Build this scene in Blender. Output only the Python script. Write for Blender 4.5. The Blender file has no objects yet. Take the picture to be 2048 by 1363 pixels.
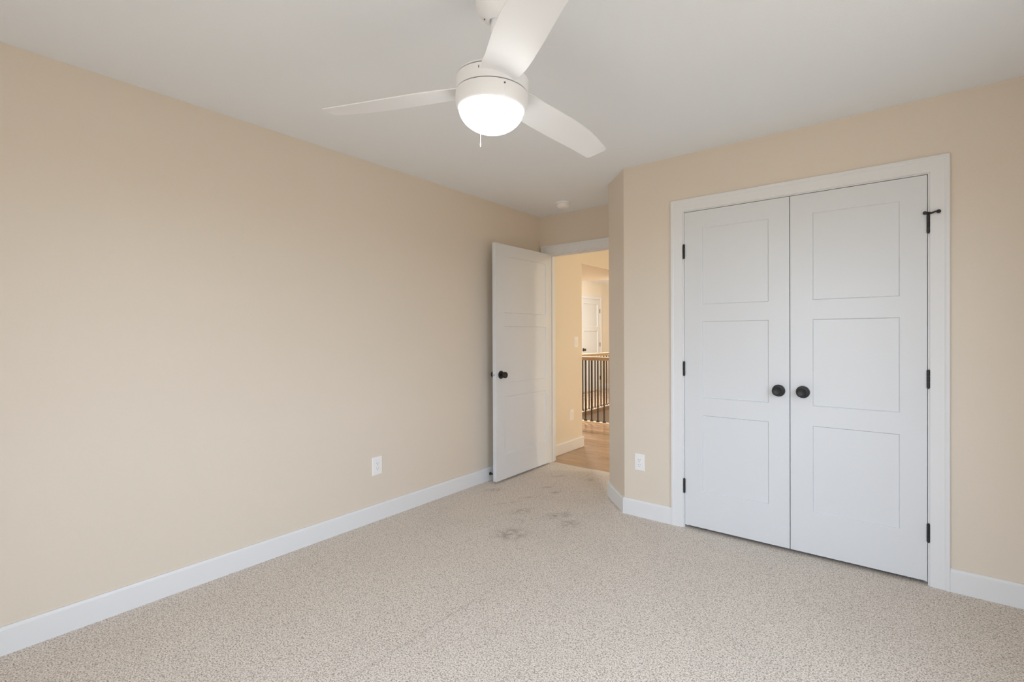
import bpy, bmesh, math, random
from mathutils import Vector, Matrix
S = bpy.context.scene
C = S.collection
PI = math.pi
R = math.radians

# ------------------------------------------------------------------ camera
F_PX, YAW, PITCH, ROLL, CY, CAM_Z = 974.707, 0.66792, -0.004468, -0.004086, 673.887, 1.2651
fw = Vector((-math.sin(YAW) * math.cos(PITCH), math.cos(YAW) * math.cos(PITCH), math.sin(PITCH)))
rt = Vector((math.cos(YAW), math.sin(YAW), 0))
up = rt.cross(fw)
rt2 = math.cos(ROLL) * rt + math.sin(ROLL) * up
up2 = -math.sin(ROLL) * rt + math.cos(ROLL) * up
cd = bpy.data.cameras.new('camera')
cam = bpy.data.objects.new('camera', cd)
C.objects.link(cam)
M = Matrix((rt2, up2, -fw)).transposed().to_4x4()
M.translation = Vector((0, 0, CAM_Z))
cam.matrix_world = M
cd.sensor_fit = 'HORIZONTAL'
cd.sensor_width = 36.0
cd.lens = F_PX / 2048 * 36
cd.shift_x = 0
cd.shift_y = -(681.5 - CY) / 2048
cd.clip_start = 0.02
S.camera = cam

# ------------------------------------------------------------------ world, exposure
S.view_settings.view_transform = 'Standard'
S.view_settings.look = 'None'
S.view_settings.gamma = 1
S.view_settings.use_curve_mapping = False
S.view_settings.exposure = 0.0
W = bpy.data.worlds.new('daylight')
S.world = W
W.use_nodes = True
wn, wl = W.node_tree.nodes, W.node_tree.links
bg = wn['Background']
tc = wn.new('ShaderNodeTexCoord')
sep = wn.new('ShaderNodeSeparateXYZ')
ramp = wn.new('ShaderNodeValToRGB')
mp = wn.new('ShaderNodeMapRange')
wl.new(tc.outputs['Generated'], sep.inputs[0])
wl.new(sep.outputs['Z'], mp.inputs['Value'])
mp.inputs['From Min'].default_value = -1
wl.new(mp.outputs[0], ramp.inputs[0])
e = ramp.color_ramp.elements
e[0].position = 0.0; e[0].color = (0.27, 0.24, 0.20, 1)
e[1].position = 1.0; e[1].color = (0.68, 0.785, 0.93, 1)
a = ramp.color_ramp.elements.new(0.49); a.color = (0.27, 0.24, 0.20, 1)
a = ramp.color_ramp.elements.new(0.52); a.color = (0.68, 0.775, 0.91, 1)
wl.new(ramp.outputs[0], bg.inputs[0])
SKY = 9.9
bg.inputs[1].default_value = SKY
S.cycles.use_denoising = True
S.cycles.max_bounces = 16
S.cycles.diffuse_bounces = 12
S.cycles.glossy_bounces = 6
S.cycles.caustics_reflective = False
S.cycles.caustics_refractive = False
S.cycles.sample_clamp_indirect = 6.0


def portal(loc, rot, sx, sy):
    ld = bpy.data.lights.new('window_daylight', 'AREA')
    ld.shape = 'RECTANGLE'; ld.size = sx; ld.size_y = sy
    ld.cycles.is_portal = True
    o = bpy.data.objects.new('window_daylight', ld)
    C.objects.link(o)
    o.location = loc; o.rotation_euler = rot
    return o


# bedroom: left wall x=XL, closet wall y=YB, door wall y=YD, window wall x=XR
XL, XR, Y0, YB, YD, H = -2.801, 0.66, -0.72, 3.209, 4.006, 2.44
WIN2 = (0.90, 1.92, 0.70, 2.10)           # y0,y1,z0,z1 in the right wall
WIN = (-1.26, -0.04, 0.12, 2.10)      # window opening x0,x1,z0,z1 in the wall behind the camera
portal(((WIN[0] + WIN[1]) / 2, Y0 - 0.16, (WIN[2] + WIN[3]) / 2), (R(90), 0, 0), WIN[1] - WIN[0], WIN[3] - WIN[2])
portal((XR + 0.16, (WIN2[0] + WIN2[1]) / 2, (WIN2[2] + WIN2[3]) / 2), (0, R(90), 0), WIN2[3] - WIN2[2], WIN2[1] - WIN2[0])
FAN_EMIT = 10.0
HALL_W = 245.0
FAR_W = 880.0


# ------------------------------------------------------------------ materials
def mat(name, col, rough=0.5, spec=0.5, metal=0.0, emit=None, estr=0.0, bump=None, coat=0.0):
    m = bpy.data.materials.new(name); m.use_nodes = True
    n, l = m.node_tree.nodes, m.node_tree.links
    b = n['Principled BSDF']
    b.inputs['Base Color'].default_value = (*col, 1)
    b.inputs['Roughness'].default_value = rough
    b.inputs['Specular IOR Level'].default_value = spec
    b.inputs['Metallic'].default_value = metal
    b.inputs['Coat Weight'].default_value = coat
    if emit:
        b.inputs['Emission Color'].default_value = (*emit, 1)
        b.inputs['Emission Strength'].default_value = estr
    if bump:
        sc, dist, det = bump
        t = n.new('ShaderNodeTexCoord'); no = n.new('ShaderNodeTexNoise'); bp = n.new('ShaderNodeBump')
        no.inputs['Scale'].default_value = sc; no.inputs['Detail'].default_value = det
        bp.inputs['Distance'].default_value = dist; bp.inputs['Strength'].default_value = 1.0
        l.new(t.outputs['Object'], no.inputs['Vector'])
        l.new(no.outputs['Fac'], bp.inputs['Height']); l.new(bp.outputs['Normal'], b.inputs['Normal'])
    return m


PAINT = (0.740, 0.664, 0.566)
M_wall = mat('tan_wall_paint', PAINT, 0.42, 0.5, bump=(260, 0.0006, 3))
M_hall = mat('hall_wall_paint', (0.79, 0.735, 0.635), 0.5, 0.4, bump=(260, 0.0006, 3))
M_ceil = mat('flat_ceiling_paint', (0.83, 0.87, 0.91), 0.9, 0.2, bump=(180, 0.0008, 4))
M_trim = mat('white_trim_paint', (0.775, 0.79, 0.805), 0.38, 0.45)
M_door = mat('white_door_paint', (0.72, 0.745, 0.77), 0.33, 0.5, bump=(90, 0.0003, 2))
M_plate = mat('white_plastic', (0.88, 0.88, 0.88), 0.35, 0.5)
M_slot = mat('dark_slot', (0.12, 0.115, 0.11), 0.7)
M_black = mat('matte_black_metal', (0.018, 0.018, 0.019), 0.42, 0.45)
M_iron = mat('bronze_iron', (0.03, 0.022, 0.018), 0.45, 0.5)
M_fan = mat('white_fan_enamel', (0.84, 0.86, 0.89), 0.42, 0.5)
M_gap = mat('fan_seam_shadow', (0.10, 0.095, 0.09), 0.8)
M_nickel = mat('latch_metal', (0.5, 0.5, 0.5), 0.3, 0.5, 1.0)
M_glow = mat('lit_opal_glass', (0.9, 0.88, 0.84), 0.3, 0.5, emit=(1.0, 1.0, 0.96), estr=FAN_EMIT)
M_hglow = mat('lit_hall_glass', (0.9, 0.88, 0.8), 0.3, 0.5, emit=(1.0, 0.93, 0.74), estr=HALL_W)
M_fglow = mat('lit_far_glass', (0.9, 0.88, 0.8), 0.3, 0.5, emit=(1.0, 0.97, 0.92), estr=FAR_W)
M_sky_glass = mat('window_vinyl', (0.8, 0.8, 0.8), 0.4, 0.5)


def carpet_material():
    m = bpy.data.materials.new('beige_frieze_carpet'); m.use_nodes = True
    n, l = m.node_tree.nodes, m.node_tree.links
    b = n['Principled BSDF']
    b.inputs['Roughness'].default_value = 0.95
    b.inputs['Specular IOR Level'].default_value = 0.1
    b.inputs['Sheen Weight'].default_value = 0.15
    t = n.new('ShaderNodeTexCoord')
    v = n.new('ShaderNodeTexVoronoi'); v.inputs['Scale'].default_value = 150
    v2 = n.new('ShaderNodeTexNoise'); v2.inputs['Scale'].default_value = 185; v2.inputs['Detail'].default_value = 3.5; v2.inputs['Roughness'].default_value = .7
    v3 = n.new('ShaderNodeTexNoise'); v3.inputs['Scale'].default_value = 2.2; v3.inputs['Detail'].default_value = 4
    for q in (v, v2, v3): l.new(t.outputs['Object'], q.inputs['Vector'])
    sp = n.new('ShaderNodeMapRange'); l.new(v.outputs['Distance'], sp.inputs['Value'])      # tufts: pale crown, darker between
    sp.inputs['From Min'].default_value = 0.0; sp.inputs['From Max'].default_value = 0.8
    sp.inputs['To Min'].default_value = 0.07; sp.inputs['To Max'].default_value = -0.10
    mx = n.new('ShaderNodeMath'); mx.operation = 'ADD'
    l.new(v2.outputs['Fac'], mx.inputs[0]); l.new(sp.outputs[0], mx.inputs[1])
    cr = n.new('ShaderNodeValToRGB'); l.new(mx.outputs[0], cr.inputs[0])
    e = cr.color_ramp.elements
    e[0].position = 0.31; e[0].color = (0.25, 0.205, 0.165, 1)
    e[1].position = 0.66; e[1].color = (0.94, 0.875, 0.80, 1)
    q = cr.color_ramp.elements.new(0.47); q.color = (0.715, 0.65, 0.58, 1)
    # marks in the pile: scuffs near the doors, a faint vacuum line
    marks = [(-1.93, 2.42, .13, .10, .60), (-2.12, 2.78, .10, .06, .42), (-1.86, 2.88, .13, .07, .45), (-1.72, 2.80, .09, .08, .40),
             (-2.28, 3.35, .07, .03, .50), (-2.15, 3.28, .06, .03, .45), (-2.38, 3.68, .10, .03, .35), (-2.09, 3.75, .09, .05, .35),
             (-2.26, 3.05, .16, .018, .38), (-2.30, 2.86, .13, .018, .25), (-2.58, 3.02, .10, .05, .40), (-2.02, 2.62, .07, .06, .2)]
    tot = None
    for (x, y, sx, sy, k) in marks:
        mpn = n.new('ShaderNodeMapping'); mpn.vector_type = 'TEXTURE'
        mpn.inputs['Location'].default_value = (x, y, 0); mpn.inputs['Scale'].default_value = (sx, sy, 1)
        mpn.inputs['Rotation'].default_value = (0, 0, 1.0)
        l.new(t.outputs['Object'], mpn.inputs[0])
        g = n.new('ShaderNodeVectorMath'); g.operation = 'LENGTH'; l.new(mpn.outputs[0], g.inputs[0])
        r_ = n.new('ShaderNodeMapRange'); r_.interpolation_type = 'SMOOTHSTEP'
        r_.inputs['From Min'].default_value = 1.25; r_.inputs['From Max'].default_value = 0.1; r_.inputs['To Max'].default_value = k * 1.1
        l.new(g.outputs['Value'], r_.inputs['Value'])
        if tot is None: tot = r_.outputs[0]
        else:
            ad = n.new('ShaderNodeMath'); ad.operation = 'ADD'; l.new(tot, ad.inputs[0]); l.new(r_.outputs[0], ad.inputs[1]); tot = ad.outputs[0]
    nz = n.new('ShaderNodeTexNoise'); nz.inputs['Scale'].default_value = 24; nz.inputs['Detail'].default_value = 3
    l.new(t.outputs['Object'], nz.inputs['Vector'])
    nr = n.new('ShaderNodeMapRange'); nr.inputs['From Min'].default_value = .38; nr.inputs['From Max'].default_value = .62
    l.new(nz.outputs['Fac'], nr.inputs['Value'])
    mk = n.new('ShaderNodeMath'); mk.operation = 'MULTIPLY'; l.new(tot, mk.inputs[0]); l.new(nr.outputs[0], mk.inputs[1])
    # vacuum line along y
    sx = n.new('ShaderNodeSeparateXYZ'); l.new(t.outputs['Object'], sx.inputs[0])
    ln = n.new('ShaderNodeMath'); ln.operation = 'SUBTRACT'; l.new(sx.outputs['X'], ln.inputs[0]); ln.inputs[1].default_value = -1.585
    ab = n.new('ShaderNodeMath'); ab.operation = 'ABSOLUTE'; l.new(ln.outputs[0], ab.inputs[0])
    lr = n.new('ShaderNodeMapRange'); lr.inputs['From Min'].default_value = .012; lr.inputs['From Max'].default_value = .002; lr.inputs['To Max'].default_value = .15
    l.new(ab.outputs[0], lr.inputs['Value'])
    yr = n.new('ShaderNodeMapRange'); yr.inputs['From Min'].default_value = 2.1; yr.inputs['From Max'].default_value = 1.7
    l.new(sx.outputs['Y'], yr.inputs['Value'])
    lm = n.new('ShaderNodeMath'); lm.operation = 'MULTIPLY'; l.new(lr.outputs[0], lm.inputs[0]); l.new(yr.outputs[0], lm.inputs[1])
    al = n.new('ShaderNodeMath'); al.operation = 'ADD'; al.use_clamp = True; l.new(mk.outputs[0], al.inputs[0]); l.new(lm.outputs[0], al.inputs[1])
    big = n.new('ShaderNodeMapRange'); big.inputs['From Min'].default_value = .3; big.inputs['From Max'].default_value = .7
    big.inputs['To Min'].default_value = .05; big.inputs['To Max'].default_value = -.03
    l.new(v3.outputs['Fac'], big.inputs['Value'])
    a2 = n.new('ShaderNodeMath'); a2.operation = 'ADD'; a2.use_clamp = True; l.new(al.outputs[0], a2.inputs[0]); l.new(big.outputs[0], a2.inputs[1])
    mixc = n.new('ShaderNodeMix'); mixc.data_type = 'RGBA'; mixc.blend_type = 'MIX'
    l.new(a2.outputs[0], mixc.inputs['Factor']); l.new(cr.outputs[0], mixc.inputs['A'])
    mixc.inputs['B'].default_value = (0.16, 0.13, 0.105, 1)
    l.new(mixc.outputs['Result'], b.inputs['Base Color'])
    bp = n.new('ShaderNodeBump'); bp.inputs['Strength'].default_value = 0.6; bp.inputs['Distance'].default_value = 0.003
    l.new(mx.outputs[0], bp.inputs['Height']); l.new(bp.outputs[0], b.inputs['Normal'])
    return m


def wood_material(name, c1, c2, plank_w, rough, along_x=True):
    m = bpy.data.materials.new(name); m.use_nodes = True
    n, l = m.node_tree.nodes, m.node_tree.links
    b = n['Principled BSDF']; b.inputs['Roughness'].default_value = rough
    t = n.new('ShaderNodeTexCoord')
    mp_ = n.new('ShaderNodeMapping'); mp_.inputs['Scale'].default_value = (1.2, 14, 14) if along_x else (14, 1.2, 14)
    l.new(t.outputs['Object'], mp_.inputs[0])
    no = n.new('ShaderNodeTexNoise'); no.inputs['Scale'].default_value = 3.0; no.inputs['Detail'].default_value = 6; no.inputs['Distortion'].default_value = .4
    l.new(mp_.outputs[0], no.inputs['Vector'])
    cr = n.new('ShaderNodeValToRGB'); e = cr.color_ramp.elements
    e[0].position = .3; e[0].color = (*c2, 1); e[1].position = .7; e[1].color = (*c1, 1)
    l.new(no.outputs['Fac'], cr.inputs[0])
    col = cr.outputs[0]
    if plank_w:
        br = n.new('ShaderNodeTexBrick')
        br.inputs['Color1'].default_value = (1, 1, 1, 1); br.inputs['Color2'].default_value = (.80, .76, .72, 1)
        br.inputs['Mortar'].default_value = (.45, .36, .28, 1)
        br.inputs['Scale'].default_value = 1; br.inputs['Mortar Size'].default_value = .0012
        br.inputs['Brick Width'].default_value = 1.2; br.inputs['Row Height'].default_value = plank_w
        l.new(t.outputs['Object'], br.inputs['Vector'])
        mx = n.new('ShaderNodeMix'); mx.data_type = 'RGBA'; mx.blend_type = 'MULTIPLY'; mx.inputs['Factor'].default_value = 1
        l.new(col, mx.inputs['A']); l.new(br.outputs['Color'], mx.inputs['B']); col = mx.outputs['Result']
    l.new(col, b.inputs['Base Color'])
    return m


M_carpet = carpet_material()
M_wood = wood_material('oak_plank_floor', (0.50, 0.34, 0.21), (0.36, 0.225, 0.13), 0.127, 0.19)
M_rail = wood_material('oak_handrail', (0.44, 0.31, 0.20), (0.34, 0.235, 0.15), 0, 0.6)
M_nosing = wood_material('oak_nosing', (0.26, 0.155, 0.09), (0.19, 0.11, 0.06), 0, 0.4, False)


# ------------------------------------------------------------------ mesh helpers
def box(bm, x0, x1, y0, y1, z0, z1):
    v = [bm.verts.new((x, y, z)) for x in (x0, x1) for y in (y0, y1) for z in (z0, z1)]
    for f in ((0, 1, 3, 2), (4, 6, 7, 5), (0, 4, 5, 1), (2, 3, 7, 6), (0, 2, 6, 4), (1, 5, 7, 3)):
        bm.faces.new([v[i] for i in f])


def prism(bm, pts, z0, z1):
    a_ = [bm.verts.new((x, y, z0)) for x, y in pts]; b_ = [bm.verts.new((x, y, z1)) for x, y in pts]
    bm.faces.new(a_[::-1]); bm.faces.new(b_)
    for i in range(len(pts)):
        j = (i + 1) % len(pts); bm.faces.new((a_[i], a_[j], b_[j], b_[i]))


def lathe(bm, prof, n=48, mtx=None):
    """prof: list of (r, z); closed at ends when r == 0"""
    rings = []
    for r_, z in prof:
        if r_ < 1e-6: rings.append([bm.verts.new((0, 0, z))])
        else: rings.append([bm.verts.new((r_ * math.cos(2 * PI * k / n), r_ * math.sin(2 * PI * k / n), z)) for k in range(n)])
    vs = [v for r_ in rings for v in r_]
    for a_, b_ in zip(rings, rings[1:]):
        for k in range(n):
            k2 = (k + 1) % n
            if len(a_) == 1 and len(b_) == 1: continue
            if len(a_) == 1: bm.faces.new((a_[0], b_[k], b_[k2]))
            elif len(b_) == 1: bm.faces.new((a_[k], a_[k2], b_[0]))
            else: bm.faces.new((a_[k], a_[k2], b_[k2], b_[k]))
    if mtx is not None: bmesh.ops.transform(bm, matrix=mtx, verts=vs)


def tube(bm, pts, r_, n=10, r_end=None):
    pts = [Vector(p) for p in pts]; rings = []
    for i, p in enumerate(pts):
        d = (pts[min(i + 1, len(pts) - 1)] - pts[max(i - 1, 0)]).normalized()
        a_ = d.cross(Vector((0, 0, 1)) if abs(d.z) < .9 else Vector((1, 0, 0))).normalized(); b_ = d.cross(a_)
        rr = r_ if r_end is None else r_ + (r_end - r_) * i / (len(pts) - 1)
        rings.append([bm.verts.new(p + rr * (math.cos(2 * PI * k / n) * a_ + math.sin(2 * PI * k / n) * b_)) for k in range(n)])
    for a_, b_ in zip(rings, rings[1:]):
        for k in range(n): bm.faces.new((a_[k], a_[(k + 1) % n], b_[(k + 1) % n], b_[k]))
    bm.faces.new(rings[0][::-1]); bm.faces.new(rings[-1])


def ball(bm, c, r_, seg=14, sc=(1, 1, 1)):
    m_ = Matrix.Translation(c) @ Matrix.Diagonal((*sc, 1))
    bmesh.ops.create_uvsphere(bm, u_segments=seg, v_segments=seg // 2 + 1, radius=r_, matrix=m_)


def obj(name, bm, m, parent=None, smooth=None, bevel=0, origin=None):
    """link a bmesh as one object; vertices are in world (top level) or parent-local space"""
    bmesh.ops.recalc_face_normals(bm, faces=bm.faces)
    if origin is not None:
        o_ = Vector(origin); bmesh.ops.translate(bm, verts=bm.verts, vec=-o_)
    me = bpy.data.meshes.new(name); bm.to_mesh(me); bm.free()
    me.materials.append(m)
    o = bpy.data.objects.new(name, me); C.objects.link(o)
    if origin is not None: o.location = o_
    if parent is not None: o.parent = parent
    if smooth is not None:
        me.shade_smooth()
        me.set_sharp_from_angle(angle=R(smooth))
    if bevel:
        b = o.modifiers.new('bevel', 'BEVEL'); b.width = bevel; b.segments = 2; b.limit_method = 'ANGLE'; b.angle_limit = R(50)
        b.harden_normals = False
    return o


def empty(name, loc, label, cat, group=None, rot=(0, 0, 0), kind=None):
    o = bpy.data.objects.new(name, None); C.objects.link(o); o.location = loc; o.rotation_euler = rot
    o.empty_display_size = .05
    tag(o, label, cat, group, kind); return o


def tag(o, label=None, cat=None, group=None, kind=None):
    if label: o['label'] = label
    if cat: o['category'] = cat
    if group: o['group'] = group
    if kind: o['kind'] = kind
    return o


def B(): return bmesh.new()


def struct(name, bm, m, label=None, cat=None, **k):
    return tag(obj(name, bm, m, **k), label, cat, None, 'structure')


# ------------------------------------------------------------------ room shell
T = 0.116
P1, P2 = (-1.518, YB), (-1.768, 3.469)
XJ = P2[0]
OPX0, OPX1, OPZ = -2.697, -1.862, 2.055       # bedroom door opening
CX0, CX1, CZ = -1.092, 0.124, 2.062           # closet opening
FX0, FX1 = -4.06, -2.0                        # hall

bm = B(); box(bm, XL, XR, Y0, 4.052, -0.03, 0.0)
struct('floor', bm, M_carpet, 'beige speckled cut-pile carpet across the bedroom floor', 'carpet floor')
bm = B(); box(bm, XL - T, XR + T, Y0 - T, YD + T / 2, H, H + .1)
struct('ceiling', bm, M_ceil, 'flat light grey bedroom ceiling', 'ceiling')
bm = B(); box(bm, XL - T, XL, Y0 - T, YD + T, -0.05, H)
struct('wall_left', bm, M_wall, 'long bare tan wall with one outlet low down', 'wall')
bm = B()
box(bm, XL - T, WIN[0], Y0 - T, Y0, -0.05, H); box(bm, WIN[1], XR + T, Y0 - T, Y0, -0.05, H)
box(bm, WIN[0], WIN[1], Y0 - T, Y0, -0.05, WIN[2]); box(bm, WIN[0], WIN[1], Y0 - T, Y0, WIN[3], H)
struct('wall_front', bm, M_wall)
bm = B()
box(bm, XR, XR + T, Y0, WIN2[0], -0.05, H); box(bm, XR, XR + T, WIN2[1], YD, -0.05, H)
box(bm, XR, XR + T, WIN2[0], WIN2[1], -0.05, WIN2[2]); box(bm, XR, XR + T, WIN2[0], WIN2[1], WIN2[3], H)
struct('wall_right', bm, M_wall)
# door wall with opening
bm = B()
box(bm, XL, OPX0 - .018, YD, YD + T, -0.05, H)
box(bm, OPX1 + .018, XR, YD, YD + T, -0.05, H)
box(bm, OPX0 - .018, OPX1 + .018, YD, YD + T, OPZ + .018, H)
struct('wall_back', bm, M_wall, 'tan wall strip above the bedroom doorway', 'wall')
# short return wall, angled wall, closet wall
bm = B()
prism(bm, [P1, (P1[0] + .08, YB + T), (P2[0] + T, P2[1] + .04), (P2[0] + T, YD), (P2[0], YD), P2], -0.05, H)
struct('wall_corner', bm, M_wall, 'narrow angled tan wall between doorway and closet', 'wall')
bm = B()
box(bm, P1[0], CX0 - .018, YB, YB + T, -0.05, H)
box(bm, CX1 + .018, XR, YB, YB + T, -0.05, H)
box(bm, CX0 - .018, CX1 + .018, YB, YB + T, CZ + .018, H)
struct('wall_closet', bm, M_wall, 'tan wall around the white closet doors', 'wall')


# casings: profile swept round the opening with mitred corners
PROF = [(0.0, 0.0), (0.0, 0.008), (0.003, 0.011), (0.056, 0.013), (0.058, 0.0155), (0.062, 0.018), (0.074, 0.018), (0.077, 0.015), (0.077, 0.0)]


def casing(name, a0, a1, z0, z1, place, label=None, prof=PROF, m=None):
    """place(a, depth, z) -> world point; a runs along the wall, depth out of the wall"""
    bm = B(); rows = []
    for w, t in prof:
        rows.append([bm.verts.new(place(*q)) for q in ((a0 - w, t, z0), (a0 - w, t, z1 + w), (a1 + w, t, z1 + w), (a1 + w, t, z0))])
    for p_, q_ in zip(rows, rows[1:] + rows[:1]):
        for k in range(3): bm.faces.new((p_[k], p_[k + 1], q_[k + 1], q_[k]))
    bm.faces.new([r_[0] for r_ in rows]); bm.faces.new([r_[3] for r_ in rows][::-1])
    return struct(name, bm, m or M_trim, label, 'trim' if label else None)


casing('trim_1', CX0 - .008, CX1 + .006, 0, CZ + .006, lambda a, t, z: (a, YB - t, z), 'wide white casing framing the closet doors')
casing('trim_2', OPX0 - .006, OPX1 + .006, 0, OPZ + .010, lambda a, t, z: (a, YD - t, z), 'white casing framing the open bedroom doorway')


def jamb(name, x0, x1, y0, y1, zt, stop_y, label=None):
    bm = B(); t = .018
    box(bm, x0 - t, x0, y0, y1, 0, zt + t); box(bm, x1, x1 + t, y0, y1, 0, zt + t); box(bm, x0, x1, y0, y1, zt, zt + t)
    s = .011
    box(bm, x0, x0 + s, stop_y, stop_y + .032, 0, zt); box(bm, x1 - s, x1, stop_y, stop_y + .032, 0, zt); box(bm, x0 + s, x1 - s, stop_y, stop_y + .032, zt - s, zt)
    return struct(name, bm, M_trim, label, 'trim' if label else None)


jamb('trim_3', CX0, CX1, YB - .001, YB + T, CZ, YB + .042, 'white jamb lining the closet opening')
jamb('trim_4', OPX0, OPX1, YD - .001, YD + T + .004, OPZ, YD + .05, 'white jamb lining the bedroom doorway')
bm = B(); box(bm, OPX0, OPX1, 4.050, 4.058, -0.004, 0.0015)
struct('trim_5', bm, mat('carpet_edge_strip', (0.62, 0.55, 0.47), 0.6), 'thin strip where carpet meets the wood floor', 'trim')

BH, BT = 0.112, 0.015


def base_prof(bm, p, q, nrm, h=BH, t=BT, ext0=0, ext1=0):
    """baseboard from p to q against a wall whose outward normal is nrm; small eased top"""
    p, q, nrm = Vector((*p, 0)), Vector((*q, 0)), Vector((*nrm, 0)); d = (q - p).normalized()
    prof = [(0, 0), (t, 0), (t, h - .012), (t - .003, h - .008), (t - .006, h), (0, h)]
    A, Bv = [], []
    for k, z in prof:
        A.append(bm.verts.new(p + nrm * k - d * (ext0 * k / t) + Vector((0, 0, z))))
        Bv.append(bm.verts.new(q + nrm * k + d * (ext1 * k / t) + Vector((0, 0, z))))
    n = len(prof)
    for i in range(n): bm.faces.new((A[i], A[(i + 1) % n], Bv[(i + 1) % n], Bv[i]))
    bm.faces.new(A[::-1]); bm.faces.new(Bv)


bm = B(); base_prof(bm, (XL, Y0), (XL, YD), (1, 0)); struct('baseboard_left', bm, M_trim, 'white baseboard along the long tan wall', 'baseboard')
bm = B(); base_prof(bm, (CX1 + .083, YB), (XR, YB), (0, -1)); struct('baseboard_closet', bm, M_trim, 'white baseboard beside the closet on the hinge-stop side', 'baseboard')
bm = B(); tt = math.tan(R(22.5)) * BT
dv = Vector((P1[0] - P2[0], P1[1] - P2[1])).normalized(); nv = (dv.y, -dv.x) if dv.y * -1 - dv.x < 0 else (-dv.y, dv.x)
base_prof(bm, P1, (CX0 - .085, YB), (0, -1), ext0=tt)
base_prof(bm, P2, P1, (-abs(dv.y), -abs(dv.x)), ext0=tt, ext1=tt)
base_prof(bm, (P2[0], YD), P2, (-1, 0), ext1=tt)
struct('baseboard_corner', bm, M_trim, 'white baseboard wrapping the angled wall corner', 'baseboard')
bm = B(); base_prof(bm, (XR, Y0), (XL, Y0), (0, 1)); struct('baseboard_front', bm, M_trim)
bm = B(); base_prof(bm, (XR, Y0), (XR, YB), (-1, 0)); struct('baseboard_right', bm, M_trim)

# window in the wall behind the camera: frame, sash bar, casing, sill
wx0, wx1, wz0, wz1 = WIN
wroot = empty('window_1', ((wx0 + wx1) / 2, Y0, wz0), 'white framed bedroom window', 'window', kind='structure')
bm = B()
for (a_, b_, c_, d_) in ((wx0, wx0 + .04, wz0, wz1), (wx1 - .04, wx1, wz0, wz1), (wx0, wx1, wz0, wz0 + .04), (wx0, wx1, wz1 - .04, wz1), ((wx0 + wx1) / 2 - .025, (wx0 + wx1) / 2 + .025, wz0, wz1)):
    box(bm, a_, b_, Y0 - .10, Y0 - .05, c_, d_)
bmesh.ops.translate(bm, verts=bm.verts, vec=-wroot.location); obj('window_frame', bm, M_trim, wroot)
casing('trim_6', wx0, wx1, wz0, wz1, lambda a, t, z: (a, Y0 + t, z))
bm = B(); box(bm, wx0 - .08, wx1 + .08, Y0 - .05, Y0 + .02, wz0 - .02, wz0); struct('trim_7', bm, M_trim)
wy0, wy1, vz0, vz1 = WIN2
wroot = empty('window_2', (XR, (wy0 + wy1) / 2, vz0), 'white framed side window', 'window', kind='structure')
bm = B()
for (a_, b_, c_, d_) in ((wy0, wy0 + .04, vz0, vz1), (wy1 - .04, wy1, vz0, vz1), (wy0, wy1, vz0, vz0 + .04), (wy0, wy1, vz1 - .04, vz1), (wy0, wy1, (vz0 + vz1) / 2 - .02, (vz0 + vz1) / 2 + .02)):
    box(bm, XR + .05, XR + .10, a_, b_, c_, d_)
bmesh.ops.translate(bm, verts=bm.verts, vec=-wroot.location); obj('window_frame', bm, M_trim, wroot)
casing('trim_11', wy0, wy1, vz0, vz1, lambda a, t, z: (XR - t, a, z))
bm = B(); box(bm, XR - .04, XR + .05, wy0 - .1, wy1 + .1, vz0 - .02, vz0); struct('trim_12', bm, M_trim)


# ------------------------------------------------------------------ doors
def slab(bm, w, z0, z1, t, panels, x_st, depth=.0085, slope=.004):
    """door slab, x 0..w, front face y=0 looking to -y, back y=t; panels: list of (za, zb)"""
    xs = [0, x_st[0], x_st[1], w]
    zs = [z0]
    for a_, b_ in panels: zs += [a_, b_]
    zs.append(z1)
    for side in (0, 1):
        yf = 0 if side == 0 else t; sg = 1 if side == 0 else -1
        g = [[bm.verts.new((x, yf, z)) for z in zs] for x in xs]
        for i in range(3):
            for j in range(len(zs) - 1):
                q = (g[i][j], g[i + 1][j], g[i + 1][j + 1], g[i][j + 1])
                if i == 1 and j % 2 == 1:
                    xa, xb, za, zb = xs[1] + slope, xs[2] - slope, zs[j] + slope, zs[j + 1] - slope
                    y = yf + sg * depth
                    r_ = [bm.verts.new(c) for c in ((xa, y, za), (xb, y, za), (xb, y, zb), (xa, y, zb))]
                    for k in range(4): bm.faces.new((q[k], q[(k + 1) % 4], r_[(k + 1) % 4], r_[k]))
                    bm.faces.new(r_)
                else: bm.faces.new(q)
        if side == 0: g0 = g
    for i in range(3):
        bm.faces.new((g0[i][0], g0[i + 1][0], g[i + 1][0], g[i][0])); bm.faces.new((g0[i][-1], g0[i + 1][-1], g[i + 1][-1], g[i][-1]))
    for j in range(len(zs) - 1):
        bm.faces.new((g0[0][j], g0[0][j + 1], g[0][j + 1], g[0][j])); bm.faces.new((g0[-1][j], g0[-1][j + 1], g[-1][j + 1], g[-1][j]))


def knob(parent, x, z, y=0.0, s=-1, group=None):
    """round black knob on a rose, axis along local y (s=-1 points to -y)"""
    m_ = Matrix.Translation((x, y, z)) @ Matrix.Rotation(R(90) * (1 if s < 0 else -1), 4, 'X')
    bm = B()
    lathe(bm, [(0, 0.0), (.034, 0.0), (.035, .004), (.033, .009), (.028, .011), (0, .011)], 40, m_)
    k = obj('knob_rose', bm, M_black, parent, 40)
    bm = B()
    lathe(bm, [(.011, .010), (.011, .026), (.018, .032), (.026, .038), (.0275, .045), (.0275, .052), (.025, .057), (.0215, .0595), (.0205, .0585), (.019, .0575), (0, .0575)], 40, m_)
    obj('knob', bm, M_black, k, 50)
    return k


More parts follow.
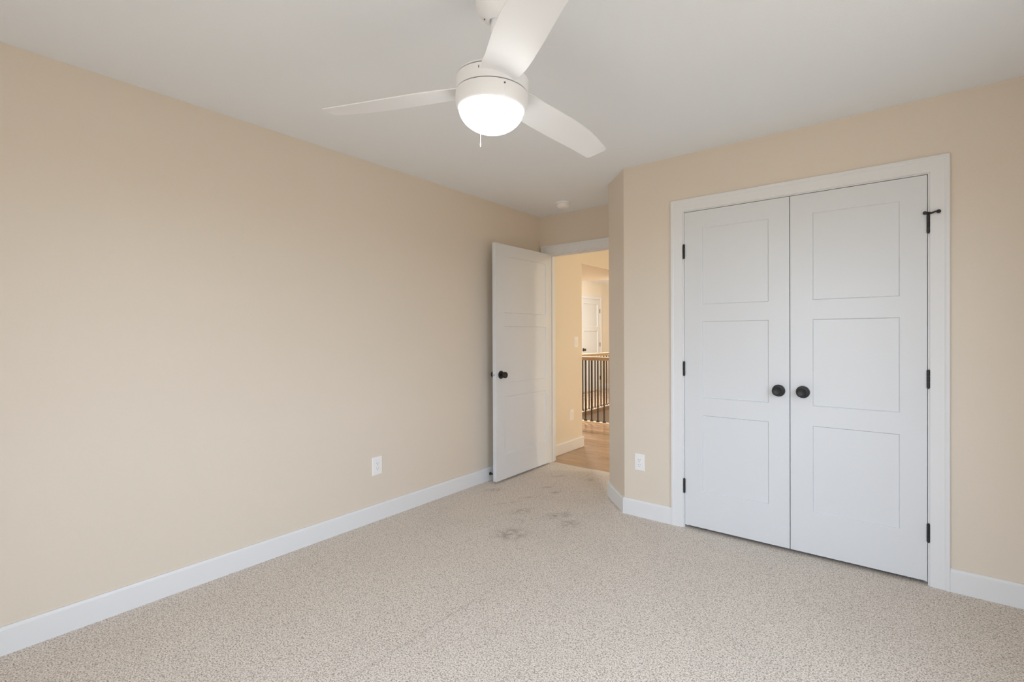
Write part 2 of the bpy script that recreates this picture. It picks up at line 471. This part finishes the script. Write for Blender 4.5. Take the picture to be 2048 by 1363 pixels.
def hinge(parent, x, z, y, h=.09, r_=.0068):
    bm = B()
    g = .0008
    for k in range(3):
        a_ = z - h / 2 + k * h / 3
        tube(bm, [(x, y, a_ + g), (x, y, a_ + h / 3 - g)], r_, 14)
    tube(bm, [(x, y, z - h / 2 - .003), (x, y, z + h / 2 + .003)], r_ * .6, 10)
    return obj('hinge', bm, M_black, parent, 40)


DT = .035
pz = [(.257, .746), (.857, 1.348), (1.456, 1.946)]
YF = YB - .004
# closet doors (door_2 hinged beside the angled wall, door_3 hinged on the far side)
w2 = .604
d2 = empty('door_2', (CX0 + .0025, YF, 0), 'white three-panel closet door hinged near the angled wall', 'closet door', rot=(0, 0, 0), kind='structure')
bm = B(); slab(bm, w2, .021, 2.058, DT, pz, (.113, w2 - .109)); obj('door_slab', bm, M_door, d2, bevel=.0012)
knob(d2, -.5415 - (CX0 + .0025), .934)
for z in (1.805, 1.041, .2755): hinge(d2, -.0015, z, -.005)
x3 = CX0 + .0025 + w2 + .0035
w3 = CX1 - .0025 - x3
d3 = empty('door_3', (x3, YF, 0), 'white three-panel closet door with a hinge-pin stop on its top hinge', 'closet door', kind='structure')
bm = B(); slab(bm, w3, .021, 2.058, DT, pz, (.111, w3 - .108)); obj('door_slab', bm, M_door, d3, bevel=.0012)
knob(d3, -.4185 - x3, .934)
for k, z in enumerate((1.811, 1.036, .266)):
    hg = hinge(d3, w3 + .0035, z, -.005)
    if k == 0:
        bm = B(); hx, hz = w3 + .0035, z + .052
        tube(bm, [(hx, -.005, hz - .004), (hx, -.005, hz + .006)], .0095, 14)
        tube(bm, [(hx, -.008, hz), (hx - .006, -.018, hz + .001), (hx - .012, -.024, hz + .002)], .0055, 10)
        lathe(bm, [(0, -.008), (.0075, -.008), (.0085, -.003), (.0085, .004), (.006, .007), (0, .007)], 16, Matrix.Translation((hx - .014, -.022, hz + .001)) @ Matrix.Rotation(R(90), 4, 'X'))
        tube(bm, [(hx, -.008, hz - .002), (hx + .012, -.020, hz - .002), (hx + .025, -.024, hz + .002), (hx + .034, -.022, hz + .002)], .0042, 10)
        ball(bm, (hx + .038, -.020, hz + .002), .0095, 14)
        tag(obj('door_stop', bm, M_black, hg, 40), 'black hinge-pin stop with round bumper')

# open bedroom door, folded back toward the long wall: local x = from hinge to free edge
w1 = .826
d1 = empty('door_1', (OPX0 + DT + .001, 3.976, 0), 'white three-panel bedroom door standing open against the long wall', 'door', rot=(0, 0, R(-90)), kind='structure')
# local +x -> world -y ; local -y -> world -x ... front face (local y=0, normal -y) faces world -x; back (y=t) faces +x
bm = B(); slab(bm, w1, .020, 2.050, DT, [(.236, .731), (.848, 1.342), (1.457, 1.950)], (.072, w1 - .118))
bmesh.ops.translate(bm, verts=bm.verts, vec=(0, -DT, 0)); obj('door_slab', bm, M_door, d1, bevel=.0012)
knob(d1, w1 - .066, .925, 0.0, +1); knob(d1, w1 - .066, .925, -DT, -1)
bm = B(); box(bm, w1 - .001, w1 + .0012, -DT / 2 - .011, -DT / 2 + .011, .896, .954); obj('latch_plate', bm, M_trim, d1)
bm = B(); box(bm, w1 + .001, w1 + .006, -DT / 2 - .005, -DT / 2 + .005, .917, .933); obj('latch_bolt', bm, M_nickel, d1, bevel=.001)
for z in (1.80, 1.04, .27):
    bm = B(); tube(bm, [(-.002, -DT - .004, z - .045), (-.002, -DT - .004, z + .045)], .006, 12); obj('hinge', bm, M_black, d1, 40)


# ------------------------------------------------------------------ ceiling fan
def proj_axes(ra, pa):
    fh = Vector((-math.sin(YAW), math.cos(YAW), 0)); rh = Vector((math.cos(YAW), math.sin(YAW), 0))
    lz = (Vector((0, 0, 1)) + ra * rh + pa * fh).normalized()
    lx = (rh - rh.dot(lz) * lz).normalized(); ly = lz.cross(lx)
    return lx, ly, lz


FC = Vector((-1.074, 1.259, 2.104))
lx, ly, lz = proj_axes(0.047, -0.013)
FM = Matrix((lx, ly, lz)).transposed().to_4x4(); FM.translation = FC
top = FC + lz * ((H - FC.z) / lz.z)
fan = empty('ceiling_fan', (top.x, top.y, H), 'white three-blade ceiling fan with a lit bowl light', 'ceiling fan')
FL = Matrix.Translation(-Vector((top.x, top.y, H))) @ FM      # fan-local -> root-local


def fanpart(name, bm, m, smooth=35, parent=fan):
    bmesh.ops.transform(bm, matrix=FL, verts=bm.verts)
    return obj(name, bm, m, parent, smooth)


bm = B()
lathe(bm, [(0, 0), (.066, 0), (.070, -.004), (.0705, -.02), (.070, -.066), (.066, -.082), (.057, -.096), (.045, -.108), (.034, -.116), (.026, -.119), (.0235, -.117), (.0225, -.108), (0.019, -.07), (0, -.07)], 56)
canopy = obj('canopy', bm, M_fan, fan, 45)
bm = B(); ball(bm, (0, 0, -.101), .021, 20); obj('hanger_ball', bm, M_fan, canopy, 60)
bm = B()
ball(bm, (.040 * math.cos(R(222)), .040 * math.sin(R(222)), -.1115), .0032, 8)
obj('canopy_screw', bm, M_gap, canopy)
bm = B(); tube(bm, [(0, 0, .02), (0, 0, (H - FC.z) - .07)], .0128, 24); rod = fanpart('downrod', bm, M_fan)
bm = B(); lathe(bm, [(0, .075), (.018, .075), (.019, .045), (.020, .040), (0, .04)], 24); fanpart('rod_collar', bm, M_fan)
# motor housing, the seams are real grooves
bm = B()
lathe(bm, [(0, .042), (.060, .042), (.100, .038), (.115, .033), (.1215, .028), (.1225, .0245), (.1205, .0240), (.118, .0238), (.118, .0215), (.1205, .0212), (.122, .0205),
           (.122, -.0225), (.1205, -.0235), (.1185, -.0238), (.1185, -.0262), (.1205, -.0265), (.122, -.0275), (.1225, -.050), (.1215, -.060), (.1190, -.069), (.1150, -.0765), (.1115, -.0795), (.1095, -.0795), (.1085, -.074), (0, -.074)], 96)
hous = fanpart('motor_housing', bm, M_fan)
for z in (.0226, -.025):
    bm = B(); lathe(bm, [(.1175, z - .001), (.1192, z - .001), (.1192, z + .001), (.1175, z + .001)], 96); fanpart('seam', bm, M_gap, parent=hous)
bm = B()
prof = [(0.1085, -.075)]
for k in range(0, 13):
    a_ = k / 12 * PI / 2; prof.append((.1095 * math.cos(a_) ** .97 if k < 12 else 0, -.080 - .0725 * math.sin(a_) ** 1.10))
lathe(bm, prof, 72)
fanpart('light_bowl', bm, M_glow, 60)

# blades
PH, TAU, DR = 2.736, -0.203, 0.031
SS = [.100, .125, .150, .175, .200, .230, .260, .300, .340, .380, .420, .460, .500, .530, .560, .585, .604]
FB = [.068, .076, .083, .0895, .095, .100, .105, .110, .1155, .1205, .125, .1295, .1345, .1385, .143, .147, .150]
FA = [-.0455, -.0455, -.0445, -.0415, -.037, -.034, -.031, -.027, -.0225, -.017, -.010, -.002, .010, .0195, .0305, .0395, .047]


def blade_mesh(ph):
    bm = B(); e_ = Vector((math.cos(ph) * math.cos(DR), math.sin(ph) * math.cos(DR), -math.sin(DR))); n_ = Vector((-math.sin(ph), math.cos(ph), 0)); b_ = e_.cross(n_)
    q_ = math.cos(TAU) * n_ + math.sin(TAU) * b_; nz = e_.cross(q_)
    NT = 12; TH = .0055
    stations = []
    for s, tb_, ta_ in zip(SS, FB, FA): stations.append([(s, ta_ + (tb_ - ta_) * k / NT) for k in range(NT + 1)])
    # rounded, slanted tip
    st = []
    for k in range(NT + 1):
        u = k / NT; t = .0535 + (.1495 - .0535) * u; s = .632 - .020 * u ** 1.6 - .012 * max(0, 1 - u * 7) - .004 * max(0, u * 6 - 5)
        st.append((s, t))
    stations.append(st)
    grid = []
    for st in stations:
        row = []
        for k, (s, t) in enumerate(st):
            u = 2 * k / NT - 1
            camber = -.0035 * u * u
            c = e_ * s + q_ * t + nz * camber
            th = TH / 2 * (1 - .45 * u ** 8)
            row.append((bm.verts.new(c + nz * th), bm.verts.new(c - nz * th)))
        grid.append(row)
    for i in range(len(grid) - 1):
        for k in range(NT):
            for s_ in (0, 1): bm.faces.new((grid[i][k][s_], grid[i + 1][k][s_], grid[i + 1][k + 1][s_], grid[i][k + 1][s_]))
        for k in (0, NT): bm.faces.new((grid[i][k][0], grid[i + 1][k][0], grid[i + 1][k][1], grid[i][k][1]))
    for i in (0, -1):
        for k in range(NT): bm.faces.new((grid[i][k][0], grid[i][k + 1][0], grid[i][k + 1][1], grid[i][k][1]))
    return bm


for j in range(3):
    ph = PH + j * 2 * PI / 3
    bld = fanpart('blade', blade_mesh(ph), M_fan, 40)
    n_ = Vector((-math.sin(ph), math.cos(ph), 0)); e_ = Vector((math.cos(ph), math.sin(ph), 0))
    c = e_ * .1085 + n_ * -.0515 + Vector((0, 0, .0065))
    bm = B(); bmesh.ops.create_cube(bm, size=1, matrix=Matrix.Translation(c) @ Matrix.Rotation(ph, 4, 'Z') @ Matrix.Diagonal((.005, .0035, .008, 1)))
    fanpart('blade_slot', bm, M_gap, parent=hous)

# pull chains (hang straight down): part > fob
def chain(az, rad, z_top, length, name='pull_chain'):
    st_ = FM @ Vector((rad * math.cos(az), rad * math.sin(az), z_top)) - Vector((top.x, top.y, H))
    bm = B(); n = int(length / .0042)
    for k in range(n): bmesh.ops.create_icosphere(bm, subdivisions=1, radius=.0013, matrix=Matrix.Translation(st_ + Vector((0, 0, -k * .0042))))
    tube(bm, [st_, st_ + Vector((0, 0, -length))], .0005, 6)
    c = obj(name, bm, M_fan, fan, 60)
    bm = B(); lathe(bm, [(0, .006), (.0014, .004), (.0018, 0), (.0018, -.010), (.0012, -.012), (0, -.0125)], 12, Matrix.Translation(st_ + Vector((0, 0, -length - .006))))
    obj('chain_fob', bm, M_fan, c, 60)
    bm = B(); ball(bm, st_ + Vector((0, 0, .001)), .0032, 10); obj('chain_grommet', bm, M_gap, c)


chain(R(-68), .1222, -.040, .085)
chain(R(112), .1215, -.052, .092)


# ------------------------------------------------------------------ small fixtures
def outlet(root, place, w=.078, h=.122, kind='duplex'):
    """place(a, d, z): a along the wall, d out of the wall, relative to the root"""
    def pbox(bm, a0, a1, d0, d1, z0, z1):
        vs = [bm.verts.new(place(a_, d_, z_)) for a_ in (a0, a1) for d_ in (d0, d1) for z_ in (z0, z1)]
        for f in ((0, 1, 3, 2), (4, 6, 7, 5), (0, 4, 5, 1), (2, 3, 7, 6), (0, 2, 6, 4), (1, 5, 7, 3)): bm.faces.new([vs[i] for i in f])
    bm = B()
    vs = []
    for d_, k in ((0, 0), (.002, 0), (.0062, .004)):
        vs.append([bm.verts.new(place(a_ * (w / 2 - k), d_, z_ * (h / 2 - k))) for a_, z_ in ((-1, -1), (1, -1), (1, 1), (-1, 1))])
    bm.faces.new(vs[0][::-1]); bm.faces.new(vs[2])
    for p_, q_ in zip(vs, vs[1:]):
        for i in range(4): bm.faces.new((p_[i], p_[(i + 1) % 4], q_[(i + 1) % 4], q_[i]))
    obj('cover_plate', bm, M_plate, root)
    if kind == 'duplex':
        bm = B(); pbox(bm, -.0168, .0168, .006, .0078, -.0335, .0335); rc = obj('receptacle', bm, M_plate, root, bevel=.001)
        bm = B()
        for zc in (.0165, -.0175):
            pbox(bm, -.0078, -.0058, .0072, .0081, zc - .001, zc + .007)
            pbox(bm, .0058, .0078, .0072, .0081, zc + .0, zc + .0065)
            pbox(bm, -.0022, .0022, .0072, .0081, zc - .0105, zc - .0062)
        pbox(bm, -.0012, .0012, .0072, .0079, -.0012, .0012)
        obj('socket_slots', bm, M_slot, rc)
    else:
        bm = B(); pbox(bm, -.0168, .0168, .006, .0075, -.0335, .0335); rc = obj('switch_bezel', bm, M_plate, root)
        bm = B()
        v = [place(-.0145, .0075, -.031), place(.0145, .0075, -.031), place(.0145, .0075, .031), place(-.0145, .0075, .031), place(-.0145, .013, -.031), place(.0145, .013, -.031)]
        v = [bm.verts.new(q) for q in v]
        for f in ((0, 1, 5, 4), (4, 5, 2, 3), (0, 4, 3), (1, 2, 5)): bm.faces.new([v[i] for i in f])
        obj('rocker', bm, M_plate, rc)


LX = lambda a, d, z: (d, a, z)
r1 = empty('wall_outlet', (XL, 2.048, .372), 'white duplex outlet low on the long bare wall', 'outlet', 'white electrical outlets'); outlet(r1, LX, .080, .124)
r2 = empty('wall_outlet.001', (-1.404, YB, .376), 'white duplex outlet between the angled wall and closet casing', 'outlet', 'white electrical outlets'); outlet(r2, lambda a, d, z: (a, -d, z), .072, .116)
r3 = empty('wall_outlet.002', (XL, 4.602, .389), 'cream-lit outlet on the hallway wall seen through the doorway', 'outlet', 'white electrical outlets'); outlet(r3, LX, .074, .118)
r4 = empty('light_switch', (XL, 4.70, 1.184), 'light rocker switch on the hallway wall beyond the open door', 'switch'); outlet(r4, LX, .078, .122, 'rocker')

sd = empty('smoke_detector', (-2.330, 3.700, H), 'round white smoke detector on the ceiling in front of the doorway', 'smoke detector')
bm = B(); lathe(bm, [(0, 0), (.068, 0), (.070, -.003), (.069, -.011), (.064, -.014), (.058, -.0145), (0, -.0145)], 56); obj('mounting_base', bm, M_plate, sd, 40)
bm = B(); lathe(bm, [(.056, -.0145), (.058, -.019), (.057, -.027), (.052, -.036), (.043, -.043), (.028, -.047), (.014, -.048), (0, -.048)], 56); cv = obj('cover', bm, M_plate, sd, 40)
bm = B(); lathe(bm, [(.0545, -.0148), (.0562, -.0148), (.0562, -.0185), (.0545, -.0185)], 56); obj('vent_ring', bm, M_gap, cv)

ds = empty('door_stop', (XL + BT, 3.215, .058), 'small black door stop screwed to the baseboard behind the open door', 'door stop')
mY = Matrix.Rotation(R(90), 4, 'Y')
bm = B(); lathe(bm, [(0, 0), (.0135, 0), (.0130, .006), (.0075, .016), (.0045, .026), (.0045, .062), (0, .062)], 24, mY); obj('stop_rod', bm, M_black, ds, 40)
bm = B(); lathe(bm, [(0, .060), (.0085, .060), (.0095, .066), (.0085, .074), (0, .074)], 20, mY); obj('rubber_tip', bm, M_black, ds, 40)

# ------------------------------------------------------------------ hall, stairwell and far room
HZ = -0.003
HWE = 4.83
bm = B()
box(bm, -5.33, 1.0, 4.052, 6.285, -.06, HZ)
box(bm, -5.33, FX0, 6.285, 11.3, -.06, HZ)
box(bm, FX0, -2.9, 9.7, 11.3, -.06, HZ)
struct('floor_hall', bm, M_wood, 'glossy light oak plank floor of the hallway', 'wood floor')
bm = B(); box(bm, XL - T, XL, YD + T, HWE, -.06, H); struct('wall_hall', bm, M_hall, 'warm lit hallway wall with switch and outlet', 'wall')
bm = B(); box(bm, -3.60, XL, HWE, 6.50, 2.07, H); struct('wall_header', bm, M_hall, 'dropped header over the opening beyond the hallway wall', 'wall')
bm = B(); box(bm, -5.5, 1.1, YD + T / 2, 11.4, H, H + .1); struct('ceiling_hall', bm, M_ceil)
bm = B(); box(bm, -5.45, -5.33, 4.0, 11.4, -.06, H); struct('wall_far', bm, M_hall, 'cream wall around the distant white door', 'wall')
bm = B(); box(bm, -5.33, 1.0, 11.3, 11.4, -3, H); struct('wall_end', bm, M_hall)
bm = B(); box(bm, -2.9, -2.8, 6.3, 11.3, -3, H); box(bm, -2.8, 1.0, 6.3, 6.4, -.06, H); struct('wall_stair_side', bm, M_hall)
bm = B(); box(bm, 1.0, 1.1, YD, 6.4, -.06, H); struct('wall_hall_end', bm, M_hall)
bm = B(); box(bm, -5.33, XL - T, YD + T, YD + T + .1, -.06, H); struct('wall_landing', bm, M_hall)
# stairwell sides below floor level
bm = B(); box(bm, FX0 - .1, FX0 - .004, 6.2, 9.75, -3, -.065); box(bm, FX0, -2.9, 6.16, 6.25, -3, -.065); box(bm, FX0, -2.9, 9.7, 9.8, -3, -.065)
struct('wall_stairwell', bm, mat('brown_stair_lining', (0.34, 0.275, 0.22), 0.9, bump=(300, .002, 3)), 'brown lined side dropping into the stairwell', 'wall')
bm = B(); box(bm, FX0 - .1, -2.8, 6.1, 9.8, -3.1, -2.8); struct('floor_lower', bm, M_carpet)
bm = B(); base_prof(bm, (XL, YD + T + .002), (XL, HWE), (1, 0), h=.118, ext1=BT); base_prof(bm, (XL, HWE), (XL - T, HWE), (0, 1), h=.118, ext0=BT)
struct('baseboard_hall', bm, M_trim, 'white baseboard of the hallway wall ending at a corner', 'baseboard')
DFY0, DFY1 = 9.165, 9.975
bm = B(); base_prof(bm, (-5.33, DFY1 + .085), (-5.33, 11.3), (1, 0)); base_prof(bm, (-5.33, 4.2), (-5.33, DFY0 - .085), (1, 0)); struct('baseboard_far', bm, M_trim, 'white baseboard beside the distant door', 'baseboard')
casing('trim_8', DFY0 - .004, DFY1 + .004, HZ, 2.058, lambda a, t, z: (-5.33 + t, a, z), 'white casing around the distant door')
d4 = empty('door_4', (-5.318, DFY1, 0), 'distant white three-panel door seen past the stair railing', 'door', rot=(0, 0, R(-90)), kind='structure')
bm = B(); slab(bm, DFY1 - DFY0, .022, 2.052, .03, [(.25, .74), (.85, 1.345), (1.452, 1.944)], (.11, DFY1 - DFY0 - .11)); bmesh.ops.translate(bm, verts=bm.verts, vec=(0, -.030, 0)); obj('door_slab', bm, M_door, d4)
knob(d4, DFY1 - DFY0 - .066, .94, 0, +1)
for z in (1.803, 1.039, .285):
    bm = B(); tube(bm, [(-.003, .003, z - .045), (-.003, .003, z + .045)], .0085, 12); obj('hinge', bm, M_black, d4)

# white edge board under the railing + dark nosing
bm = B(); box(bm, FX0 - .06, -2.9, 6.21, 6.290, HZ, .012); box(bm, FX0 - .045, FX0 + .03, 6.29, 9.72, HZ, .012); struct('trim_9', bm, mat('pale_edge_board', (.74, .62, .48), .35), 'pale edge board around the stairwell opening', 'trim')
bm = B(); box(bm, FX0 - .004, FX0 + .012, 6.29, 9.7, -.080, -.004); struct('trim_10', bm, M_nosing, 'brown wooden skirt board lining the stairwell edge', 'trim')

# railing: one L-shaped guard rail, each baluster a part with its shoe as sub-part
rl = empty('stair_railing', (FX0, 6.25, 0), 'oak and black iron guard railing around the stairwell beyond the doorway', 'railing')
def rail_prof(bm, p, q):
    p, q = Vector(p), Vector(q); d = (q - p).normalized(); s = Vector((-d.y, d.x, 0))
    prof = [(-.030, .895), (-.030, .908), (-.022, .914), (-.029, .928), (-.026, .943), (-.014, .950), (.014, .950), (.026, .943), (.029, .928), (.022, .914), (.030, .908), (.030, .895)]
    A = [bm.verts.new(p + s * a_ + Vector((0, 0, z))) for a_, z in prof]; Bv = [bm.verts.new(q + s * a_ + Vector((0, 0, z))) for a_, z in prof]
    n = len(prof)
    for i in range(n): bm.faces.new((A[i], A[(i + 1) % n], Bv[(i + 1) % n], Bv[i]))
    bm.faces.new(A[::-1]); bm.faces.new(Bv)
bm = B(); rail_prof(bm, (-.03, 0, 0), (1.16, 0, 0)); obj('handrail', bm, M_rail, rl, 30)
bm = B(); rail_prof(bm, (0, -.03, 0), (0, 3.45, 0)); obj('handrail', bm, M_rail, rl, 30)
bm = B(); box(bm, -.045, .045, -.045, .045, .012, .99); box(bm, -.055, .055, -.055, .055, .99, 1.01); box(bm, -.05, .05, -.05, .05, 1.01, 1.03); obj('newel_post', bm, M_rail, rl, bevel=.003)
bm = B(); box(bm, -.0085, .0085, -.0085, .0085, .012, .9); bal_m = obj('baluster', bm, M_iron, rl)
bm = B(); s_ = [(.019, .012), (.019, .020), (.015, .030), (.0095, .038)]
vs = [[bm.verts.new((sx * k, sy * k, z)) for sx, sy in ((-1, -1), (1, -1), (1, 1), (-1, 1))] for k, z in s_]
bm.faces.new(vs[0][::-1]); bm.faces.new(vs[-1])
for p_, q_ in zip(vs, vs[1:]):
    for i in range(4): bm.faces.new((p_[i], p_[(i + 1) % 4], q_[(i + 1) % 4], q_[i]))
shoe_m = obj('baluster_shoe', bm, M_iron, bal_m)
spots = [(-3.566 - FX0 + k * .1005, 0) for k in range(-4, 6)] + [(0, .150 + k * .1045) for k in range(0, 31)]
for k, (x, y) in enumerate(spots):
    if k == 0: o_ = bal_m
    else:
        o_ = bal_m.copy(); C.objects.link(o_); o_.parent = rl
        q_ = shoe_m.copy(); C.objects.link(q_); q_.parent = o_
    o_.location = (x, y, 0)


# hall ceiling lights (outside the view): base + lit bowl
def flush_light(name, loc, r_, m, label):
    rt_ = empty(name, loc, label, 'ceiling light')
    bm = B(); lathe(bm, [(0, 0), (r_, 0), (r_, -.02), (0, -.02)], 32); obj('light_base', bm, M_fan, rt_, 40)
    bm = B(); lathe(bm, [(r_ * .95, -.02)] + [(r_ * .95 * math.cos(a_ * PI / 16), -.02 - r_ * .5 * math.sin(a_ * PI / 16)) for a_ in range(1, 8)] + [(0, -.02 - r_ * .5)], 32); obj('light_bowl', bm, m, rt_, 60)


flush_light('hall_light', (0.30, 5.15, H), .13, M_hglow, 'round flush ceiling light in the hallway')
flush_light('landing_light', (-4.65, 7.3, H), .13, M_fglow, 'round flush ceiling light over the landing corridor')
